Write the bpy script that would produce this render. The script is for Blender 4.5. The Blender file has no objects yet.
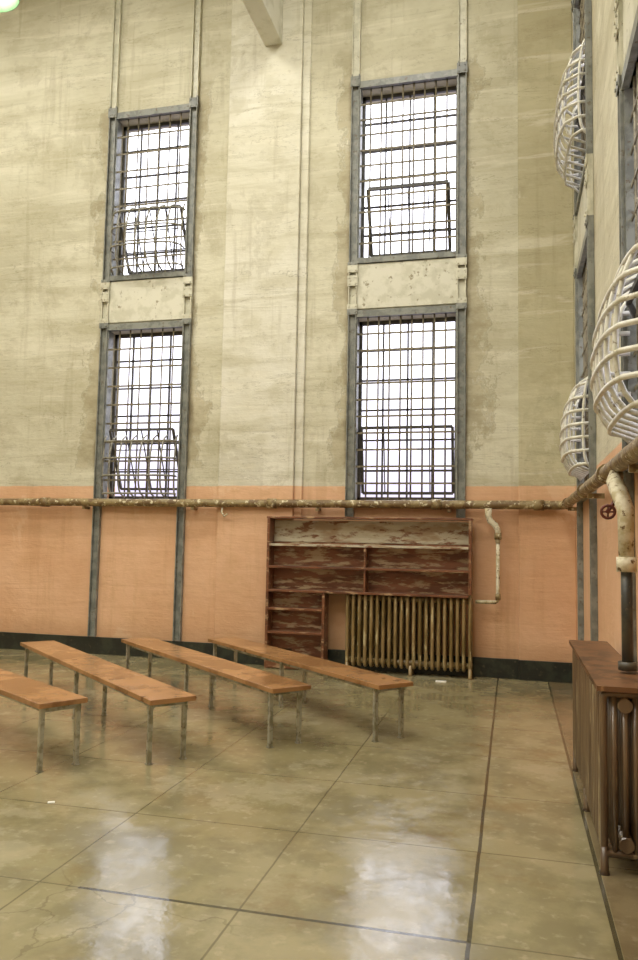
import bpy, bmesh, random
from math import *
from mathutils import Vector, Matrix
random.seed(4)
sc=bpy.context.scene
sc.view_settings.view_transform='Standard'
sc.view_settings.look='None'
sc.view_settings.exposure=0.0

# ------------------------------------------------------------ helpers
def lin(h):
    h=h.lstrip('#'); c=[int(h[i:i+2],16)/255 for i in (0,2,4)]
    return tuple([(x/12.92 if x<=0.04045 else ((x+0.055)/1.055)**2.4) for x in c]+[1.0])

class NT:
    def __init__(s,name):
        s.m=bpy.data.materials.new(name); s.m.use_nodes=True
        s.t=s.m.node_tree; s.t.nodes.clear()
        s.out=s.n('ShaderNodeOutputMaterial'); s.b=s.n('ShaderNodeBsdfPrincipled')
        s.l(s.b.outputs[0],s.out.inputs[0])
        g=s.n('ShaderNodeNewGeometry'); s.pos=g.outputs['Position']
        sep=s.n('ShaderNodeSeparateXYZ'); s.l(s.pos,sep.inputs[0]); s.x,s.y,s.z=sep.outputs
    def n(s,t): return s.t.nodes.new(t)
    def l(s,a,b): s.t.links.new(a,b)
    def put(s,v,sock):
        if hasattr(v,'is_linked') or hasattr(v,'links'): s.l(v,sock)
        else: sock.default_value=v
    def math(s,op,a,b=0.0,c=None,clamp=False):
        m=s.n('ShaderNodeMath'); m.operation=op; m.use_clamp=clamp
        s.put(a,m.inputs[0]); s.put(b,m.inputs[1])
        if c is not None: s.put(c,m.inputs[2])
        return m.outputs[0]
    def noise(s,scale,detail=4,rough=0.55,stretch=None,off=(0,0,0),dist=0.0):
        mp=s.n('ShaderNodeMapping'); s.l(s.pos,mp.inputs[0])
        mp.inputs['Location'].default_value=off
        if stretch: mp.inputs['Scale'].default_value=stretch
        t=s.n('ShaderNodeTexNoise'); s.l(mp.outputs[0],t.inputs['Vector'])
        t.inputs['Scale'].default_value=scale; t.inputs['Detail'].default_value=detail
        t.inputs['Roughness'].default_value=rough; t.inputs['Distortion'].default_value=dist
        return t.outputs[0]
    def step(s,v,a,b):
        m=s.n('ShaderNodeMapRange'); m.interpolation_type='SMOOTHSTEP'
        s.put(v,m.inputs[0]); m.inputs[1].default_value=a; m.inputs[2].default_value=b
        return m.outputs[0]
    def mix(s,f,a,b,bt='MIX'):
        m=s.n('ShaderNodeMix'); m.data_type='RGBA'; m.blend_type=bt
        s.put(f,m.inputs[0]); s.put(a,m.inputs[6]); s.put(b,m.inputs[7])
        return m.outputs[2]
    def bump(s,h,strength=0.3,dist=0.02):
        b=s.n('ShaderNodeBump'); b.inputs['Strength'].default_value=strength
        b.inputs['Distance'].default_value=dist; s.l(h,b.inputs['Height']); s.l(b.outputs[0],s.b.inputs['Normal'])
    def fin(s,col,rough=0.6,metal=0.0,spec=0.5):
        s.put(col,s.b.inputs['Base Color']); s.put(rough,s.b.inputs['Roughness'])
        s.b.inputs['Metallic'].default_value=metal; s.b.inputs['Specular IOR Level'].default_value=spec
        return s.m

def paint(name,base,second,third=None,scale=9,lo=.45,hi=.6,lo3=.6,hi3=.68,rough=.5,metal=0,stretch=None,bump=.15,spec=.5):
    t=NT(name)
    f=t.step(t.noise(scale,5,.6,stretch),lo,hi)
    c=t.mix(f,lin(base),lin(second))
    if third:
        g=t.step(t.noise(scale*2.3,6,.65,stretch,(3,5,1)),lo3,hi3)
        c=t.mix(g,c,lin(third))
    t.bump(t.noise(scale*6,3,.6,stretch),bump,.01)
    return t.fin(c,rough,metal,spec)

# windows / layout constants ------------------------------------------------
D=9.6; XR=0.72; ZC=10.0; XL=-11.0; YF=-4.0
WB=[(-5.61,-4.25),(-2.06,-0.56)]         # outer post-to-post on back wall (X)
WR=[(7.17,8.67),(3.62,5.12),(0.07,1.57),(-3.48,-1.98)] # on right wall (Y)
PW=0.11
ZW=[(2.11,4.47),(5.25,7.56)]

# ------------------------------------------------------------ materials
def wall_mat(name,axis,cols,a1,a2,a3):
    t=NT(name)
    u=t.x if axis=='x' else t.y
    n1=t.noise(0.7,5,.6); n2=t.noise(2.2,6,.65,(1,1,1.6),(4,2,7)); n3=t.noise(9,5,.6,None,(1,8,3))
    base=t.mix(t.step(n1,.38,.62),lin(a1),lin(a2))
    base=t.mix(t.math('MULTIPLY',t.step(n2,.5,.64),.45),base,lin(a3))
    bd=t.noise(1.6,5,.65,(.3,.3,2.6),(1,4,8),.5)          # horizontal form-board bands
    base=t.mix(t.math('MULTIPLY',t.step(bd,.5,.64),.38),base,lin('#a9a283'))
    base=t.mix(t.math('MULTIPLY',t.step(bd,.46,.34),.45),base,lin('#ddd8c4'))
    st=t.noise(3.0,5,.65,(2.0,2.0,.16),(9,1,2))
    base=t.mix(t.math('MULTIPLY',t.step(st,.54,.68),.25),base,lin('#8f8464'))
    pt=t.noise(.9,7,.72,(1,1,.7),(7,3,1),.4)               # damp/peeled blotches
    base=t.mix(t.math('MULTIPLY',t.step(pt,.555,.6),.22),base,lin('#958d70'))
    base=t.mix(t.math('MULTIPLY',t.step(pt,.625,.65),.4),base,lin('#cdc8b0'))
    base=t.mix(t.math('MULTIPLY',t.step(n3,.6,.72),.22),base,lin('#8a8060'))
    hz=t.noise(1.0,6,.7,(.35,.35,3.0),(2,7,5),.6)
    cr=t.math('LESS_THAN',t.math('ABSOLUTE',t.math('SUBTRACT',hz,.5)),.003)
    base=t.mix(t.math('MULTIPLY',cr,.35),base,lin('#70684c'))
    d=None
    for a,b in cols:
        c=(a+b)/2; hw=(b-a)/2
        dd=t.math('SUBTRACT',t.math('ABSOLUTE',t.math('SUBTRACT',u,c)),hw)
        d=dd if d is None else t.math('MINIMUM',d,dd)
    nn=t.noise(1.0,6,.7,(1,1,.7),(5,5,5.6))
    edge=t.math('SUBTRACT',t.math('MULTIPLY',t.math('SUBTRACT',nn,.44),1.9),d)
    outs=t.step(d,-.12,-.06)
    zb=t.math('MULTIPLY',t.math('MULTIPLY',t.step(t.z,2.45,2.6),t.math('SUBTRACT',1.0,t.step(t.z,7.6,8.4))),outs)
    f=t.math('MULTIPLY',t.step(edge,0.0,0.05),zb)
    pc=t.mix(t.step(n2,.4,.6),lin('#afa587'),lin('#928768'))
    base=t.mix(t.math('MULTIPLY',f,.65),base,pc)
    e2=t.step(t.math('ABSOLUTE',edge),0.03,0.0)
    base=t.mix(t.math('MULTIPLY',t.math('MULTIPLY',e2,zb),.35),base,lin('#6d6348'))
    rr=t.step(t.math('ADD',d,t.math('MULTIPLY',t.noise(3,6,.7,(1,1,.4)),.25)),.19,.09)
    base=t.mix(t.math('MULTIPLY',t.math('MULTIPLY',rr,zb),.75),base,lin('#5d4b2a'))
    pk=t.mix(t.step(n1,.35,.65),lin('#dab18d'),lin('#cfa27c'))
    pk=t.mix(t.math('MULTIPLY',t.step(n2,.5,.7),.5),pk,lin('#c9a078'))
    pk=t.mix(t.math('MULTIPLY',t.step(st,.53,.68),.28),pk,lin('#b78d63'))
    pk=t.mix(t.math('MULTIPLY',t.step(pt,.57,.6),.3),pk,lin('#e2c6a4'))
    zz=t.math('ADD',t.z,t.math('MULTIPLY',t.math('SUBTRACT',n3,.5),.02))
    up=t.step(zz,2.28,2.295)
    col=t.mix(up,pk,base)
    col=t.mix(t.math('MULTIPLY',t.step(t.z,.55,.22),.3),col,lin('#8a6a48'))
    t.bump(t.math('ADD',t.math('ADD',t.math('MULTIPLY',n2,.5),t.math('MULTIPLY',bd,.6)),t.math('MULTIPLY',n3,.3)),.4,.05)
    return t.fin(col,.7,0,.35)
M_wb=wall_mat('plaster_back','x',WB,'#cdc9b2','#beb9a0','#ada68a')
M_wp=wall_mat('plaster_pilaster','x',WB,'#d9d6c6','#cecab5','#bfbaa0')
M_wr=wall_mat('plaster_right','y',WR,'#cfcab2','#bfb9a0','#ada588')
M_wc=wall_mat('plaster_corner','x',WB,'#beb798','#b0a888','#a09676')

def floor_mat():
    t=NT('concrete_floor')
    a=t.noise(.55,5,.6,None,(3,1,0)); b=t.noise(2.3,6,.65,None,(0,6,0)); c=t.noise(14,5,.6)
    col=t.mix(t.step(a,.35,.65),lin('#867d5a'),lin('#998f6e'))
    col=t.mix(t.math('MULTIPLY',t.step(b,.42,.62),.6),col,lin('#6c664a'))
    col=t.mix(t.math('MULTIPLY',t.step(c,.55,.7),.4),col,lin('#b0a688'))
    col=t.mix(t.math('MULTIPLY',t.step(t.noise(1.1,6,.7,None,(9,9,0)),.53,.68),.55),col,lin('#75603a'))
    col=t.mix(t.math('MULTIPLY',t.step(t.noise(.8,7,.7,None,(2,5,0)),.56,.6),.3),col,lin('#aea58a'))
    def grid(s,o,p,w):
        m=t.math('PINGPONG',t.math('ADD',s,-o),p/2)
        return t.math('LESS_THAN',m,w)
    wob=t.math('MULTIPLY',t.math('SUBTRACT',b,.5),.012)
    gx=grid(t.math('ADD',t.x,wob),-.17,.965,.005); gy=grid(t.math('ADD',t.y,wob),3.25,.93,.005)
    g=t.math('MAXIMUM',gx,gy)
    col=t.mix(t.math('MULTIPLY',g,.6),col,lin('#3f3a22'))
    def one(s,o,w): return t.math('LESS_THAN',t.math('ABSOLUTE',t.math('SUBTRACT',s,o)),w)
    j1=one(t.math('ADD',t.x,wob),-.17,.009)
    j2=t.math('MULTIPLY',one(t.math('ADD',t.y,wob),3.25,.010),t.math('MULTIPLY',t.math('LESS_THAN',t.x,-.17),t.math('GREATER_THAN',t.x,-1.9)))
    j3=one(t.x,.40,.010)
    j=t.math('MAXIMUM',t.math('MAXIMUM',j1,j2),j3)
    col=t.mix(t.math('MULTIPLY',j,.8),col,lin('#2f2a18'))
    v=t.n('ShaderNodeTexVoronoi'); v.feature='DISTANCE_TO_EDGE'; v.inputs['Scale'].default_value=1.1
    nv=t.n('ShaderNodeTexNoise'); nv.inputs['Scale'].default_value=2.5; nv.inputs['Detail'].default_value=6
    t.l(t.pos,nv.inputs['Vector'])
    va=t.n('ShaderNodeVectorMath'); va.operation='MULTIPLY_ADD'
    t.l(nv.outputs['Color'],va.inputs[0]); va.inputs[1].default_value=(.5,.5,0); t.l(t.pos,va.inputs[2])
    t.l(va.outputs[0],v.inputs['Vector'])
    reg=t.math('MULTIPLY',t.step(t.x,-1.0,-1.2),t.step(t.y,3.5,3.2))
    crk=t.math('MULTIPLY',t.math('LESS_THAN',v.outputs['Distance'],.004),reg)
    col=t.mix(t.math('MULTIPLY',crk,.35),col,lin('#4a4228'))
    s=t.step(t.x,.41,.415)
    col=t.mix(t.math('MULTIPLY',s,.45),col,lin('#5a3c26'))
    t.bump(t.math('SUBTRACT',t.math('ADD',t.math('MULTIPLY',b,.7),t.math('MULTIPLY',c,.12)),t.math('MULTIPLY',j,.5)),.2,.02)
    r=t.math('ADD',t.math('MULTIPLY',t.step(t.noise(3.2,7,.7,None,(4,2,0)),.42,.58),.15),.10)
    return t.fin(col,r,0,1.0)
M_floor=floor_mat()
M_ceil=paint('ceiling_paint','#c9c7b8','#b4b2a0',scale=2)
M_base=paint('baseboard_dark','#20241e','#2f342a','#4a4638',scale=6,rough=.4)
M_cream=paint('cream_paint','#cfccb9','#bfbca6','#8d8468',scale=5,lo3=.6,hi3=.68,rough=.5)
M_beam=paint('beam_paint','#dad8ca','#c8c6b4',scale=3)
def post_mat():
    t=NT('channel_paint')
    n=t.noise(7,5,.6); n2=t.noise(18,5,.6,None,(3,3,3))
    g=t.mix(t.step(n,.4,.6),lin('#888980'),lin('#6e706a'))
    g=t.mix(t.math('MULTIPLY',t.step(n2,.58,.68),.7),g,lin('#5e503a'))
    w=t.mix(t.step(n,.4,.62),lin('#cdcab5'),lin('#bbb8a2'))
    w=t.mix(t.math('MULTIPLY',t.step(n2,.6,.7),.7),w,lin('#7d6f50'))
    hi=t.step(t.z,7.74,7.76)
    mid=t.math('MULTIPLY',t.step(t.z,4.57,4.58),t.math('SUBTRACT',1.,t.step(t.z,5.15,5.16)))
    return t.fin(t.mix(t.math('MAXIMUM',hi,mid),g,w),.4,0,.5)
M_post=post_mat()
M_frame=paint('frame_grey','#83857c','#6b6d66','#5f5038',scale=8,lo3=.58,hi3=.68,rough=.4)
M_bar=paint('bar_paint','#7a715a','#574e3a','#a0977c',scale=10,rough=.5)
M_sash=paint('sash_paint','#4a4842','#383632',scale=8,rough=.5)
M_basket=paint('basket_paint','#dedcd0','#c9c5b2','#7c6f52',scale=9,lo3=.6,hi3=.68,rough=.3)
M_basket2=paint('basket_paint_grey','#8f8c7d','#6e6a5a','#4c4534',scale=12,rough=.4)
M_bench=paint('bench_wood','#a47a50','#8b643e','#6b4729',scale=3,rough=.2,lo3=.56,hi3=.7)
M_leg=paint('bench_leg_metal','#bdbcae','#97947f','#66533a',scale=14,rough=.25,metal=.6)
M_pipe=paint('rusty_pipe','#6b5432','#8d7b52','#cdc3a2',scale=8,lo=.42,hi=.56,lo3=.57,hi3=.61,rough=.5,bump=.6)
M_pipew=paint('pipe_insulation','#d3cbb0','#b3a680','#6c5431',scale=9,lo3=.56,hi3=.62,rough=.55,bump=.5)
M_pdark=paint('pipe_dark','#35352f','#4a463a','#6e6148',scale=9,rough=.4)
M_red=paint('valve_red','#74301f','#5a2618',scale=9,rough=.5)
M_rad=paint('radiator_brass_paint','#8f7850','#6b5830','#c4b78c',scale=9,lo3=.56,hi3=.66,rough=.32,stretch=(1,1,.2),spec=.7)
M_rad2=paint('radiator_rust_paint','#6e5a42','#54412e','#a89a7a',scale=3,lo3=.55,hi3=.7,rough=.3,stretch=(3,3,.25),bump=.08,spec=.8)
M_slab=paint('radiator_cover_wood','#6e4c30','#4f3722','#97744e',scale=6,rough=.4)
M_shelf=paint('shelf_wood','#75492f','#5a3622','#a88a68',scale=5,lo3=.54,hi3=.64,rough=.4,stretch=(.5,1,1.6))
M_shelfw=paint('shelf_worn_paint','#bab19a','#a08a6e','#7a5238',scale=4,lo=.45,hi=.6,lo3=.52,hi3=.62,rough=.5,stretch=(.6,1,1.8))
M_shelfb=paint('shelf_back_board','#8a5a40','#6b4029','#b8a284',scale=3.5,lo3=.5,hi3=.6,rough=.45,stretch=(.5,1,2.2))
M_paper=paint('paper','#f0efe8','#e2e0d6',scale=4)
M_lampm=paint('lamp_enamel','#5b7a58','#4a6848',scale=6,rough=.3)

# ------------------------------------------------------------ mesh builder
class MB:
    def __init__(s,name,mats):
        s.name=name; s.mats=mats; s.v=[]; s.f=[]; s.mi=[]; s.sm=[]
    def box(s,a,b,m=0,M=None):
        (x0,y0,z0),(x1,y1,z1)=a,b
        p=[(x0,y0,z0),(x1,y0,z0),(x1,y1,z0),(x0,y1,z0),(x0,y0,z1),(x1,y0,z1),(x1,y1,z1),(x0,y1,z1)]
        if M is not None: p=[tuple(M@Vector(q)) for q in p]
        o=len(s.v); s.v+=p
        for f in [(0,3,2,1),(4,5,6,7),(0,1,5,4),(1,2,6,5),(2,3,7,6),(3,0,4,7)]:
            s.f.append(tuple(o+i for i in f)); s.mi.append(m); s.sm.append(False)
    def tube(s,pts,r,m=0,seg=8,closed=False,flat=1.0):
        pts=[Vector(p) for p in pts]; n=len(pts)
        rs=r if isinstance(r,(list,tuple)) else [r]*n
        o=len(s.v); prev=None
        for i,p in enumerate(pts):
            if closed: t=(pts[(i+1)%n]-pts[i-1])
            else: t=pts[min(i+1,n-1)]-pts[max(i-1,0)]
            t.normalize()
            if prev is None:
                ref=Vector((0,0,1)) if abs(t.z)<.9 else Vector((1,0,0))
                a=t.cross(ref).normalized()
            else:
                a=(prev-t*prev.dot(t)).normalized()
            b=t.cross(a); prev=a
            for k in range(seg):
                q=2*pi*k/seg+pi/seg
                s.v.append(tuple(p+a*cos(q)*rs[i]+b*sin(q)*rs[i]*flat))
        rng=n if closed else n-1
        for i in range(rng):
            j=(i+1)%n
            for k in range(seg):
                l=(k+1)%seg
                s.f.append((o+i*seg+k,o+i*seg+l,o+j*seg+l,o+j*seg+k)); s.mi.append(m); s.sm.append(seg>4)
        if not closed:
            s.f.append(tuple(o+k for k in reversed(range(seg)))); s.mi.append(m); s.sm.append(False)
            s.f.append(tuple(o+(n-1)*seg+k for k in range(seg))); s.mi.append(m); s.sm.append(False)
    def lathe(s,prof,c,m=0,seg=24):
        o=len(s.v)
        for r,z in prof:
            for k in range(seg):
                q=2*pi*k/seg; s.v.append((c[0]+r*cos(q),c[1]+r*sin(q),c[2]+z))
        for i in range(len(prof)-1):
            for k in range(seg):
                l=(k+1)%seg
                s.f.append((o+i*seg+k,o+i*seg+l,o+(i+1)*seg+l,o+(i+1)*seg+k)); s.mi.append(m); s.sm.append(True)
    def make(s,bevel=0):
        me=bpy.data.meshes.new(s.name); me.from_pydata(s.v,[],s.f)
        for m in s.mats: me.materials.append(m)
        for p,mi,sm in zip(me.polygons,s.mi,s.sm): p.material_index=mi; p.use_smooth=sm
        bm=bmesh.new(); bm.from_mesh(me); bmesh.ops.recalc_face_normals(bm,faces=bm.faces); bm.to_mesh(me); bm.free()
        ob=bpy.data.objects.new(s.name,me); sc.collection.objects.link(ob)
        if bevel:
            b=ob.modifiers.new('bevel','BEVEL'); b.width=bevel; b.segments=2; b.limit_method='ANGLE'
        return ob

# ------------------------------------------------------------ room shell
def wall_open(name,axis,p0,p1,u0,u1,opens,mat,z1=ZC):
    mb=MB(name,[mat])
    us=sorted(set([u0,u1]+[a for o in opens for a in o]))
    zs=[0,ZW[0][0],ZW[0][1],ZW[1][0],ZW[1][1],z1]
    for a,b in zip(us,us[1:]):
        isop=any(abs(a-o[0])<1e-6 for o in opens)
        rng=[(0,z1)] if not isop else [(zs[0],zs[1]),(zs[2],zs[3]),(zs[4],zs[5])]
        for c,d in rng:
            if axis=='x': mb.box((a,p0,c),(b,p1,d))
            else: mb.box((p0,a,c),(p1,b,d))
    return mb.make()
ob_b=[(a+PW,b-PW) for a,b in WB]; ob_r=[(a+PW,b-PW) for a,b in WR]
wb_extra=[(-9.16+PW,-7.8-PW)]
wall_open('wall_back','x',D,D+.35,XL-.3,XR+.35,wb_extra+ob_b,M_wb)
wall_open('wall_right','y',XR,XR+.35,YF,D,ob_r[::-1],M_wr)
mb=MB('wall_left',[M_wr]); mb.box((XL-.3,YF,0),(XL,D,ZC)); mb.make()
mb=MB('wall_front',[M_wb]); mb.box((XL-.3,YF-.3,0),(XR+.35,YF,ZC)); mb.make()
mb=MB('floor',[M_floor]); mb.box((XL-.3,YF-.3,-.2),(XR+.35,D+.35,0)); mb.make()
mb=MB('ceiling',[M_ceil]); mb.box((XL-.3,YF-.3,ZC),(XR+.35,D+.35,ZC+.2)); mb.make()
mb=MB('baseboard_back',[M_base]); 
for a,b in [(XL,-3.77),(-3.77,-2.70),(-2.70,.07),(.07,XR)]:
    off=.08 if a==-3.77 else (.05 if a==.07 else 0)
    mb.box((a,D-.025-off,0),(b,D-off,.23))
mb.make(.004)
mb=MB('baseboard_right',[M_base]); mb.box((XR-.025,YF,0),(XR,D-.08,.23)); mb.make(.004)
mb=MB('trim_pilaster',[M_wp]); mb.box((-3.77,D-.08,0),(-2.74,D,ZC)); mb.box((-2.74,D-.035,0),(-2.63,D,ZC)); mb.make(.012)
mb=MB('trim_pilaster.001',[M_wc]); mb.box((.07,D-.05,0),(XR,D,ZC)); mb.make(.01)
mb=MB('ceiling_beam',[M_beam]); mb.box((-3.27,YF,8.30),(-3.02,D-.08,ZC)); mb.make(.01)

# ------------------------------------------------------------ steel posts
TB=lambda u,o,z:(u,D-o,z)
TR=lambda u,o,z:(XR-o,u,z)
def lbox(mb,T,a,b,m=0):
    p=T(*a); q=T(*b)
    mb.box(tuple(min(i,j) for i,j in zip(p,q)),tuple(max(i,j) for i,j in zip(p,q)),m)
def post(T,u,z0,z1):
    mb=MB('steel_channel_post',[M_post,M_frame])
    h=PW/2
    lbox(mb,T,(u-h,0.001,z0),(u+h,.015,z1))
    lbox(mb,T,(u-h,.015,z0),(u-h+.014,.055,z1))
    lbox(mb,T,(u+h-.014,.015,z0),(u+h,.055,z1))
    for z in (4.57,4.95,5.13,7.65):
        if z0<z<z1:
            lbox(mb,T,(u-h-.012,.055,z-.07),(u+h+.012,.064,z+.07))
            for du in(-.04,.04):
                for dz in(-.04,.04):
                    lbox(mb,T,(u+du-.01,.064,z+dz-.01),(u+du+.01,.074,z+dz+.01))
    return mb.make(.003)
ZP=ZC-.002
a,b=WB[0]; post(TB,a+PW/2,0.235,ZP); post(TB,b-PW/2,0.235,ZP)
a,b=WB[1]; post(TB,a+PW/2,1.9,ZP); post(TB,b-PW/2,1.9,ZP)
for a,b in WR[:3]:
    for u in (a+PW/2,b-PW/2): post(TR,u,.235,ZP)

# ------------------------------------------------------------ windows
def vtilt(mb,T,u0,u1,z0,z1,o0,ang,m,w=.03):
    zc=(z0+z1)/2; hh=(z1-z0)/2
    def P(u,s): return T(u,o0+sin(ang)*s*hh,zc+cos(ang)*s*hh)
    for s in (-1,-.33,.33,1): mb.tube([P(u0,s),P(u1,s)],w/2 if abs(s)==1 else .010,m,4)
    for k in range(5):
        u=u0+(u1-u0)*k/4; mb.tube([P(u,-1),P(u,1)],w/2 if k in(0,4) else .010,m,4)
def basket(mb,T,u0,u1,z0,h,out,m,nv=8,r=.011,ob=.02,nh=7,pw=2.6):
    # bulging cage: half-round in elevation and in plan
    def fz(s):   # s 0 top .. 1 bottom
        s=min(max(s,0),1)
        return (max(0,1-abs(1-s/.62)**2.2))**.5 if s<.62 else (max(0,1-((s-.62)/.38)**2.6))**(1/2.0)
    def gu(t): return .35+.65*(max(0,1-abs(2*t-1)**pw))**(1/pw)
    N=16
    for k in range(nv):
        t=k/(nv-1); u=u0+(u1-u0)*t
        pts=[T(u,ob+out*fz(i/N)*gu(t),z0+h*(1-i/N)) for i in range(N+1)]
        mb.tube(pts,r,m,6)
    for j in range(nh):
        s=.10+.84*j/(nh-1)
        pts=[T(u0,ob,z0+h*(1-s))]+[T(u0+(u1-u0)*q/14,ob+.012+out*fz(s)*gu(q/14),z0+h*(1-s)) for q in range(15)]+[T(u1,ob,z0+h*(1-s))]
        mb.tube(pts,r*1.1,m,6)
cnt=[0]
def window(T,a,b,z0,z1,style,bm=2,nvb=9,bh=1.15,bout=.28,nhb=None,bz=.02,nbv=8,br=.012,bnh=7):
    cnt[0]+=1
    mb=MB('window_%d'%cnt[0],[M_frame,M_bar,M_sash,M_basket2,M_basket])
    u0,u1=a+PW,b-PW
    lbox(mb,T,(u0,-.02,z1),(u1,.045,z1+.09)); lbox(mb,T,(u0,-.02,z0-.07),(u1,.05,z0))
    lbox(mb,T,(u0,-.10,z0),(u0+.015,.03,z1)); lbox(mb,T,(u1-.015,-.10,z0),(u1,.03,z1))
    w=u1-u0
    for k in range(1,nvb):
        u=u0+w*k/nvb; mb.tube([T(u,-.015,z0),T(u,-.015,z1)],.0115,1,6)
    nh=nhb or 11
    for k in range(1,nh):
        z=z0+(z1-z0)*k/nh; lbox(mb,T,(u0,-.012,z-.012),(u1,-.003,z+.012),1)
    o=-.2
    lbox(mb,T,(u0,o-.02,z0),(u0+.04,o+.02,z1),2); lbox(mb,T,(u1-.04,o-.02,z0),(u1,o+.02,z1),2)
    lbox(mb,T,(u0,o-.02,z0),(u1,o+.02,z0+.05),2); lbox(mb,T,(u0,o-.02,z1-.05),(u1,o+.02,z1),2)
    for k in range(1,4):
        u=u0+w*k/4; lbox(mb,T,(u-.011,o-.015,z0),(u+.011,o+.015,z1),2)
    for k in range(1,6):
        z=z0+(z1-z0)*k/6; lbox(mb,T,(u0,o-.015,z-.011),(u1,o+.015,z+.011),2)
    hgt=z1-z0
    if style=='pivot':
        vtilt(mb,T,u0+.12,u1-.12,z0+.12,z0+hgt*.42,o+.02,radians(22),2,.06)
    if style=='pivotlow':
        vtilt(mb,T,u0+.06,u1-.06,z0+.1,z0+hgt*.40,o+.02,radians(10),2,.05)
    if style=='basket':
        vtilt(mb,T,u0+.1,u1-.1,z0+.12,z0+hgt*.42,o+.05,radians(25),2,.045)
        basket(mb,T,u0+.04,u1-.04,z0+bz,bh,bout,bm,nv=nbv,r=br,nh=bnh)
    return mb.make()
(a1,b1),(a2,b2)=WB
window(TB,a1,b1,*ZW[0],'basket',3,bh=.85,bout=.2,nvb=7,bnh=4,nhb=9)
window(TB,a1,b1,*ZW[1],'basket',3,bh=.95,bout=.26,nvb=7,bnh=4,nhb=9)
window(TB,a2,b2,*ZW[0],'pivotlow')
window(TB,a2,b2,*ZW[1],'pivot')
a,b=WR[0]; window(TR,a,b,*ZW[0],'basket',4,bh=.88,bout=.22,bz=.16,nbv=9,br=.014); window(TR,a,b,*ZW[1],'basket',4,bh=.98,bout=.26,bz=.16,nbv=9,br=.014)
a,b=WR[1]; window(TR,a,b,*ZW[0],'basket',4,bh=.90,bout=.25,bz=.09,nbv=9,br=.014); window(TR,a,b,*ZW[1],'basket',4,bh=1.05,bout=.25,bz=.1,nbv=9)
for a,b in WR[2:]:
    window(TR,a,b,*ZW[0],'pivot'); window(TR,a,b,*ZW[1],'pivot')
window(TB,-9.16,-7.8,*ZW[0],'pivot'); window(TB,-9.16,-7.8,*ZW[1],'pivot')
n=0
for T,cols in ((TB,WB+[(-9.16,-7.8)]),(TR,WR)):
    for a,b in cols:
        n+=1
        mb=MB('trim_spandrel_%d'%n,[M_cream]); lbox(mb,T,(a+PW,0,4.58),(b-PW,.03,5.17)); mb.make(.006)

# ------------------------------------------------------------ pipe run
def corner_pipe():
    mb=MB('wall_pipe',[M_pipe,M_pipew,M_pdark,M_red])
    y=D-.13; x=XR-.12; z=2.055; r=.050
    pts=[(XL+.1,y,z+.0)]
    xx=XL+.4
    while xx<x-.2:
        pts.append((xx,y,z)); xx+=.3
    for k in range(0,7):
        q=pi/2*k/6; pts.append((x-.12+.12*sin(q),y-.12+.12*cos(q),z))
    yy=y-.4
    while yy>YF+.2:
        pts.append((x,yy,z)); yy-=.3
    rs=[r*(1+random.uniform(-.04,.07)) for _ in pts]
    mb.tube(pts,rs,0,14)
    for c in [-6.3,-3.0,-.9,.3]:
        mb.tube([(c-.06,y,z),(c+.06,y,z)],r+.014,0,14)
    for c in [9.1,7.0,5.4,3.0]:
        mb.tube([(x,c-.06,z),(x,c+.06,z)],r+.014,0,14)
    for c in [-7.2,-5.7,-4.1,-2.4,-.75]:
        mb.box((c-.02,y-.01,z-.09),(c+.02,D,z-.05)); 
    for c in [8.9,6.6,4.3]:
        mb.box((x-.01,c-.02,z-.09),(XR,c+.02,z-.05))
    mb.tube([(-3.68,y,z-.05),(-3.68,y-.02,z-.12),(-3.64,y-.02,z-.17),(-3.6,y-.02,z-.14)],.012,1,6)
    # insulated drop to the covered radiator, with hand wheel
    X=.6; Y=4.5
    mb.tube([(X-.01,Y+.28,2.0),(X-.03,Y+.22,1.95),(X-.02,Y+.08,1.87),(X,Y,1.78),(X,Y,1.5)],[.04,.045,.048,.045,.04],1,12)
    mb.tube([(X,Y,1.52),(X,Y,.915)],.03,2,12); mb.tube([(X,Y,1.44),(X,Y,1.52)],.052,1,12); mb.tube([(X,Y,.915),(X,Y,.96)],.05,2,12)
    cx,cy,cz=X-.08,Y+.1,1.77
    mb.tube([(cx+.036*cos(q*pi/8),cy,cz+.036*sin(q*pi/8)) for q in range(16)],.008,3,6,True)
    for q in range(4):
        mb.tube([(cx,cy,cz),(cx+.036*cos(q*pi/2),cy,cz+.036*sin(q*pi/2))],.005,3,5)
    mb.tube([(cx,cy-.01,cz),(cx,cy+.05,cz),(X-.01,cy+.05,cz+.1)],.012,3,8)
    return mb.make()
corner_pipe()
mb=MB('radiator_supply_pipe',[M_pipew,M_pipe])
y=D-.17
mb.tube([(-.28,y,2.01),(-.28,y,1.92),(-.26,y,1.86),(-.2,y,1.81),(-.17,y,1.75),(-.17,y,1.6)],[.045,.04,.038,.038,.036,.03],0,12)
mb.tube([(-.17,y,1.62),(-.17,y,.95),(-.18,y,.915),(-.2,y,.90),(-.43,y,.90)],.022,0,10)
mb.tube([(-.17,y,1.72),(-.17,y,1.64)],.042,1,12); mb.tube([(-.17,y,1.0),(-.17,y,.93)],.032,1,12)
mb.make()

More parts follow.
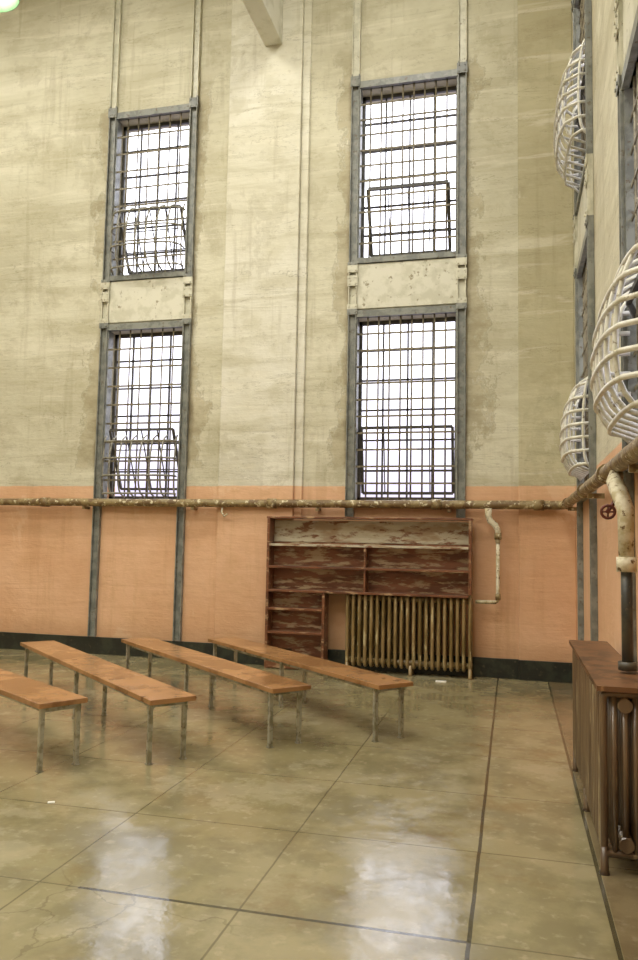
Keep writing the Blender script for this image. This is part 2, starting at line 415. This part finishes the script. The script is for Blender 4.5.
# ------------------------------------------------------------ radiators
def rrect(c0,c1,z0,z1,r,n=4):
    pts=[]
    for cx,cz,a in ((c1-r,z1-r,0),(c0+r,z1-r,90),(c0+r,z0+r,180),(c1-r,z0+r,270)):
        for k in range(n+1):
            q=radians(a+90*k/n); pts.append((cx+r*cos(q),cz+r*sin(q)))
    return pts
def radiator(name,T,u0,u1,o0,o1,z0,z1,n,mat,cols,rr,extra=None,cr=.05):
    mb=MB(name,[mat]+([extra] if extra else []))
    p=(u1-u0)/n
    for i in range(n):
        u=u0+p*(i+.5)
        mb.tube([T(u,o,z) for o,z in rrect(o0+rr,o1-rr,z0+rr,z1-rr,cr)],rr,0,8,True)
        for c in range(1,cols-1):
            o=o0+rr+(o1-o0-2*rr)*c/(cols-1)
            mb.tube([T(u,o,z0+rr),T(u,o,z1-rr)],rr*.85,0,8)
    om=(o0+o1)/2
    for z in (z0+.07,z1-.07):
        mb.tube([T(u0+.01,om,z),T(u1-.01,om,z)],.035,0,10)
    for u in (u0+p*.5,u1-p*.5,(u0+u1)/2+p*.5):
        for o in (o0+rr,o1-rr):
            mb.tube([T(u,o,z0+.05),T(u,o,.02),T(u,o,0)],[rr,rr*1.1,rr*1.5],0,8)
    return mb
radiator('column_radiator',TB,-2.0,-.45,.07,.27,.07,.97,21,M_rad,3,.021).make()
r2=radiator('column_radiator_covered',TR,4.05,5.90,.075,.31,.08,.875,22,M_rad2,5,.0185,M_slab,.025)
r2.box((XR-.325,4.03,.875),(XR-.065,5.93,.90),1)
r2.make()

# ------------------------------------------------------------ bookshelf
mb=MB('wall_bookshelf',[M_shelf,M_shelfw,M_shelfb])
yf=D-.31; yb=D-.085
x0,x1=-3.0,-.47; xc=-2.24
mb.box((x0,yf,0),(x0+.035,yb,1.86)); mb.box((x1-.035,yf,.98),(x1,yb,1.86))
mb.box((xc-.035,yf,0),(xc,yb,.97))
mb.box((x0+.035,yb-.02,.97),(x1-.035,yb,1.84),2)
mb.box((x0+.035,yb-.02,.0),(xc-.035,yb,.97),2)
mb.box((x0+.035,yb-.03,1.57),(x1-.035,yb-.02,1.84),1)
mb.box((x0-.01,yf-.0,1.86),(x1+.01,yb,1.885),0)
for z in (1.545,1.27,.975):
    mb.box((x0+.035,yf-.005,z-.03),(x1-.035,yb-.02,z),0 if z<1.5 else 1)
for z in (.75,.46,.12):
    mb.box((x0+.035,yf-.005,z-.03),(xc-.035,yb-.02,z),0)
mb.box((-1.76,yf,.975),(-1.735,yb-.02,1.515)); 
mb.box((x0+.035,yf,.01),(xc-.035,yf+.02,.09))
mb.make(.003)

# ------------------------------------------------------------ benches
def bench(cx,cy,dx,dy,L,w=.35,h=.46,ins=.10):
    l=hypot(dx,dy); d=Vector((dx/l,dy/l,0)); nrm=Vector((-d.y,d.x,0))
    M=Matrix(((d.x,nrm.x,0,cx),(d.y,nrm.y,0,cy),(0,0,1,0),(0,0,0,1)))
    mb=MB('bench',[M_bench,M_leg])
    hw=w/2
    mb.box((0,-hw,h-.035),(L,hw,h),0,M)
    for y in (-hw+.05,hw-.05):
        mb.box((.04,y-.02,h-.04),(L-.04,y+.02,h-.035),1,M)
        mb.box((.04,y-.003,h-.07),(L-.04,y+.003,h-.04),1,M)
    for s in (ins,L/2,L-ins):
        mb.box((s-.015,-hw+.03,h-.07),(s+.015,hw-.03,h-.04),1,M)
        for y in (-hw+.045,hw-.045):
            mb.box((s-.016,y-.016,.0),(s+.016,y+.016,h-.04),1,M)
            mb.box((s-.022,y-.022,.0),(s+.022,y+.022,.01),1,M)
    return mb.make(.004)
bench(-2.31,5.12,-.757,.653,3.45)
bench(-1.64,5.80,-.743,.669,3.3)
bench(-.90,6.22,-.728,.686,3.2)
bench(-2.97,4.79,-.845,.53,3.4,ins=.05)

mb=MB('paper_scrap',[M_paper]); mb.box((-.86,9.05,0),(-.74,9.1,.012)); mb.make()
mb=MB('paper_scrap',[M_paper]); M=Matrix.Translation((-2.66,4.2,0))@Matrix.Rotation(.5,4,'Z'); mb.box((-.02,-.012,0),(.02,.012,.004),0,M); mb.make()

# ------------------------------------------------------------ lamps
def pendant(x,y,z,power=40):
    mb=MB('pendant_lamp',[M_lampm,M_pdark])
    mb.lathe([(.03,.24),(.06,.2),(.08,.14),(.2,.07),(.24,0),(.235,0),(.19,.06),(.06,.13),(0.001,.13)],(x,y,z),0)
    mb.tube([(x,y,z+.2),(x,y,ZC)],.01,1,6); mb.make()
    l=bpy.data.lights.new('pendant_bulb','POINT'); l.energy=power; l.shadow_soft_size=.07; l.color=(1,.95,.85)
    o=bpy.data.objects.new('pendant_bulb',l); o.location=(x,y,z+.03); sc.collection.objects.link(o)
pendant(-3.95,4.85,5.78)
for x in (-8.5,-5.1,-1.5):  # added fill: unseen overhead boxes with area lamps to brighten the interior
    for y in (-1.5,2.5,6.3):
        mb=MB('added_fill_box',[M_cream]); mb.box((x-.65,y-.65,ZC-.08),(x+.65,y+.65,ZC)); mb.make(.01)
        l=bpy.data.lights.new('added_fill_lamp','AREA'); l.shape='SQUARE'; l.size=1.2; l.energy=160; l.color=(1,.965,.885)
        o=bpy.data.objects.new('added_fill_lamp',l); o.location=(x,y,ZC-.1); sc.collection.objects.link(o)

# ------------------------------------------------------------ world
w=bpy.data.worlds.new('World'); sc.world=w; w.use_nodes=True
nt=w.node_tree; nt.nodes.clear()
out=nt.nodes.new('ShaderNodeOutputWorld'); bg=nt.nodes.new('ShaderNodeBackground')
tc=nt.nodes.new('ShaderNodeTexCoord'); sp=nt.nodes.new('ShaderNodeSeparateXYZ'); rp=nt.nodes.new('ShaderNodeValToRGB')
nt.links.new(tc.outputs['Generated'],sp.inputs[0]); nt.links.new(sp.outputs[2],rp.inputs[0])
rp.color_ramp.elements[0].position=0.05; rp.color_ramp.elements[0].color=(.185,.17,.22,1)
rp.color_ramp.elements[1].position=.40; rp.color_ramp.elements[1].color=(.85,.86,.95,1)
nt.links.new(rp.outputs[0],bg.inputs[0]); bg.inputs[1].default_value=5.2
nt.links.new(bg.outputs[0],out.inputs[0])

# ------------------------------------------------------------ camera
yaw,p,r=0.2466,0.0804,0.0186
f=Vector((-sin(yaw)*cos(p),cos(yaw)*cos(p),sin(p))); rt=Vector((cos(yaw),sin(yaw),0)); up=rt.cross(f)
r_=rt*cos(r)+up*sin(r); u_=-rt*sin(r)+up*cos(r)
cam=bpy.data.cameras.new('camera'); co=bpy.data.objects.new('camera',cam); sc.collection.objects.link(co)
co.matrix_world=Matrix(((r_.x,u_.x,-f.x,0),(r_.y,u_.y,-f.y,0),(r_.z,u_.z,-f.z,1.57),(0,0,0,1)))
cam.sensor_fit='VERTICAL'; cam.sensor_height=24; cam.lens=24*771.56/960; cam.clip_start=.05
sc.camera=co
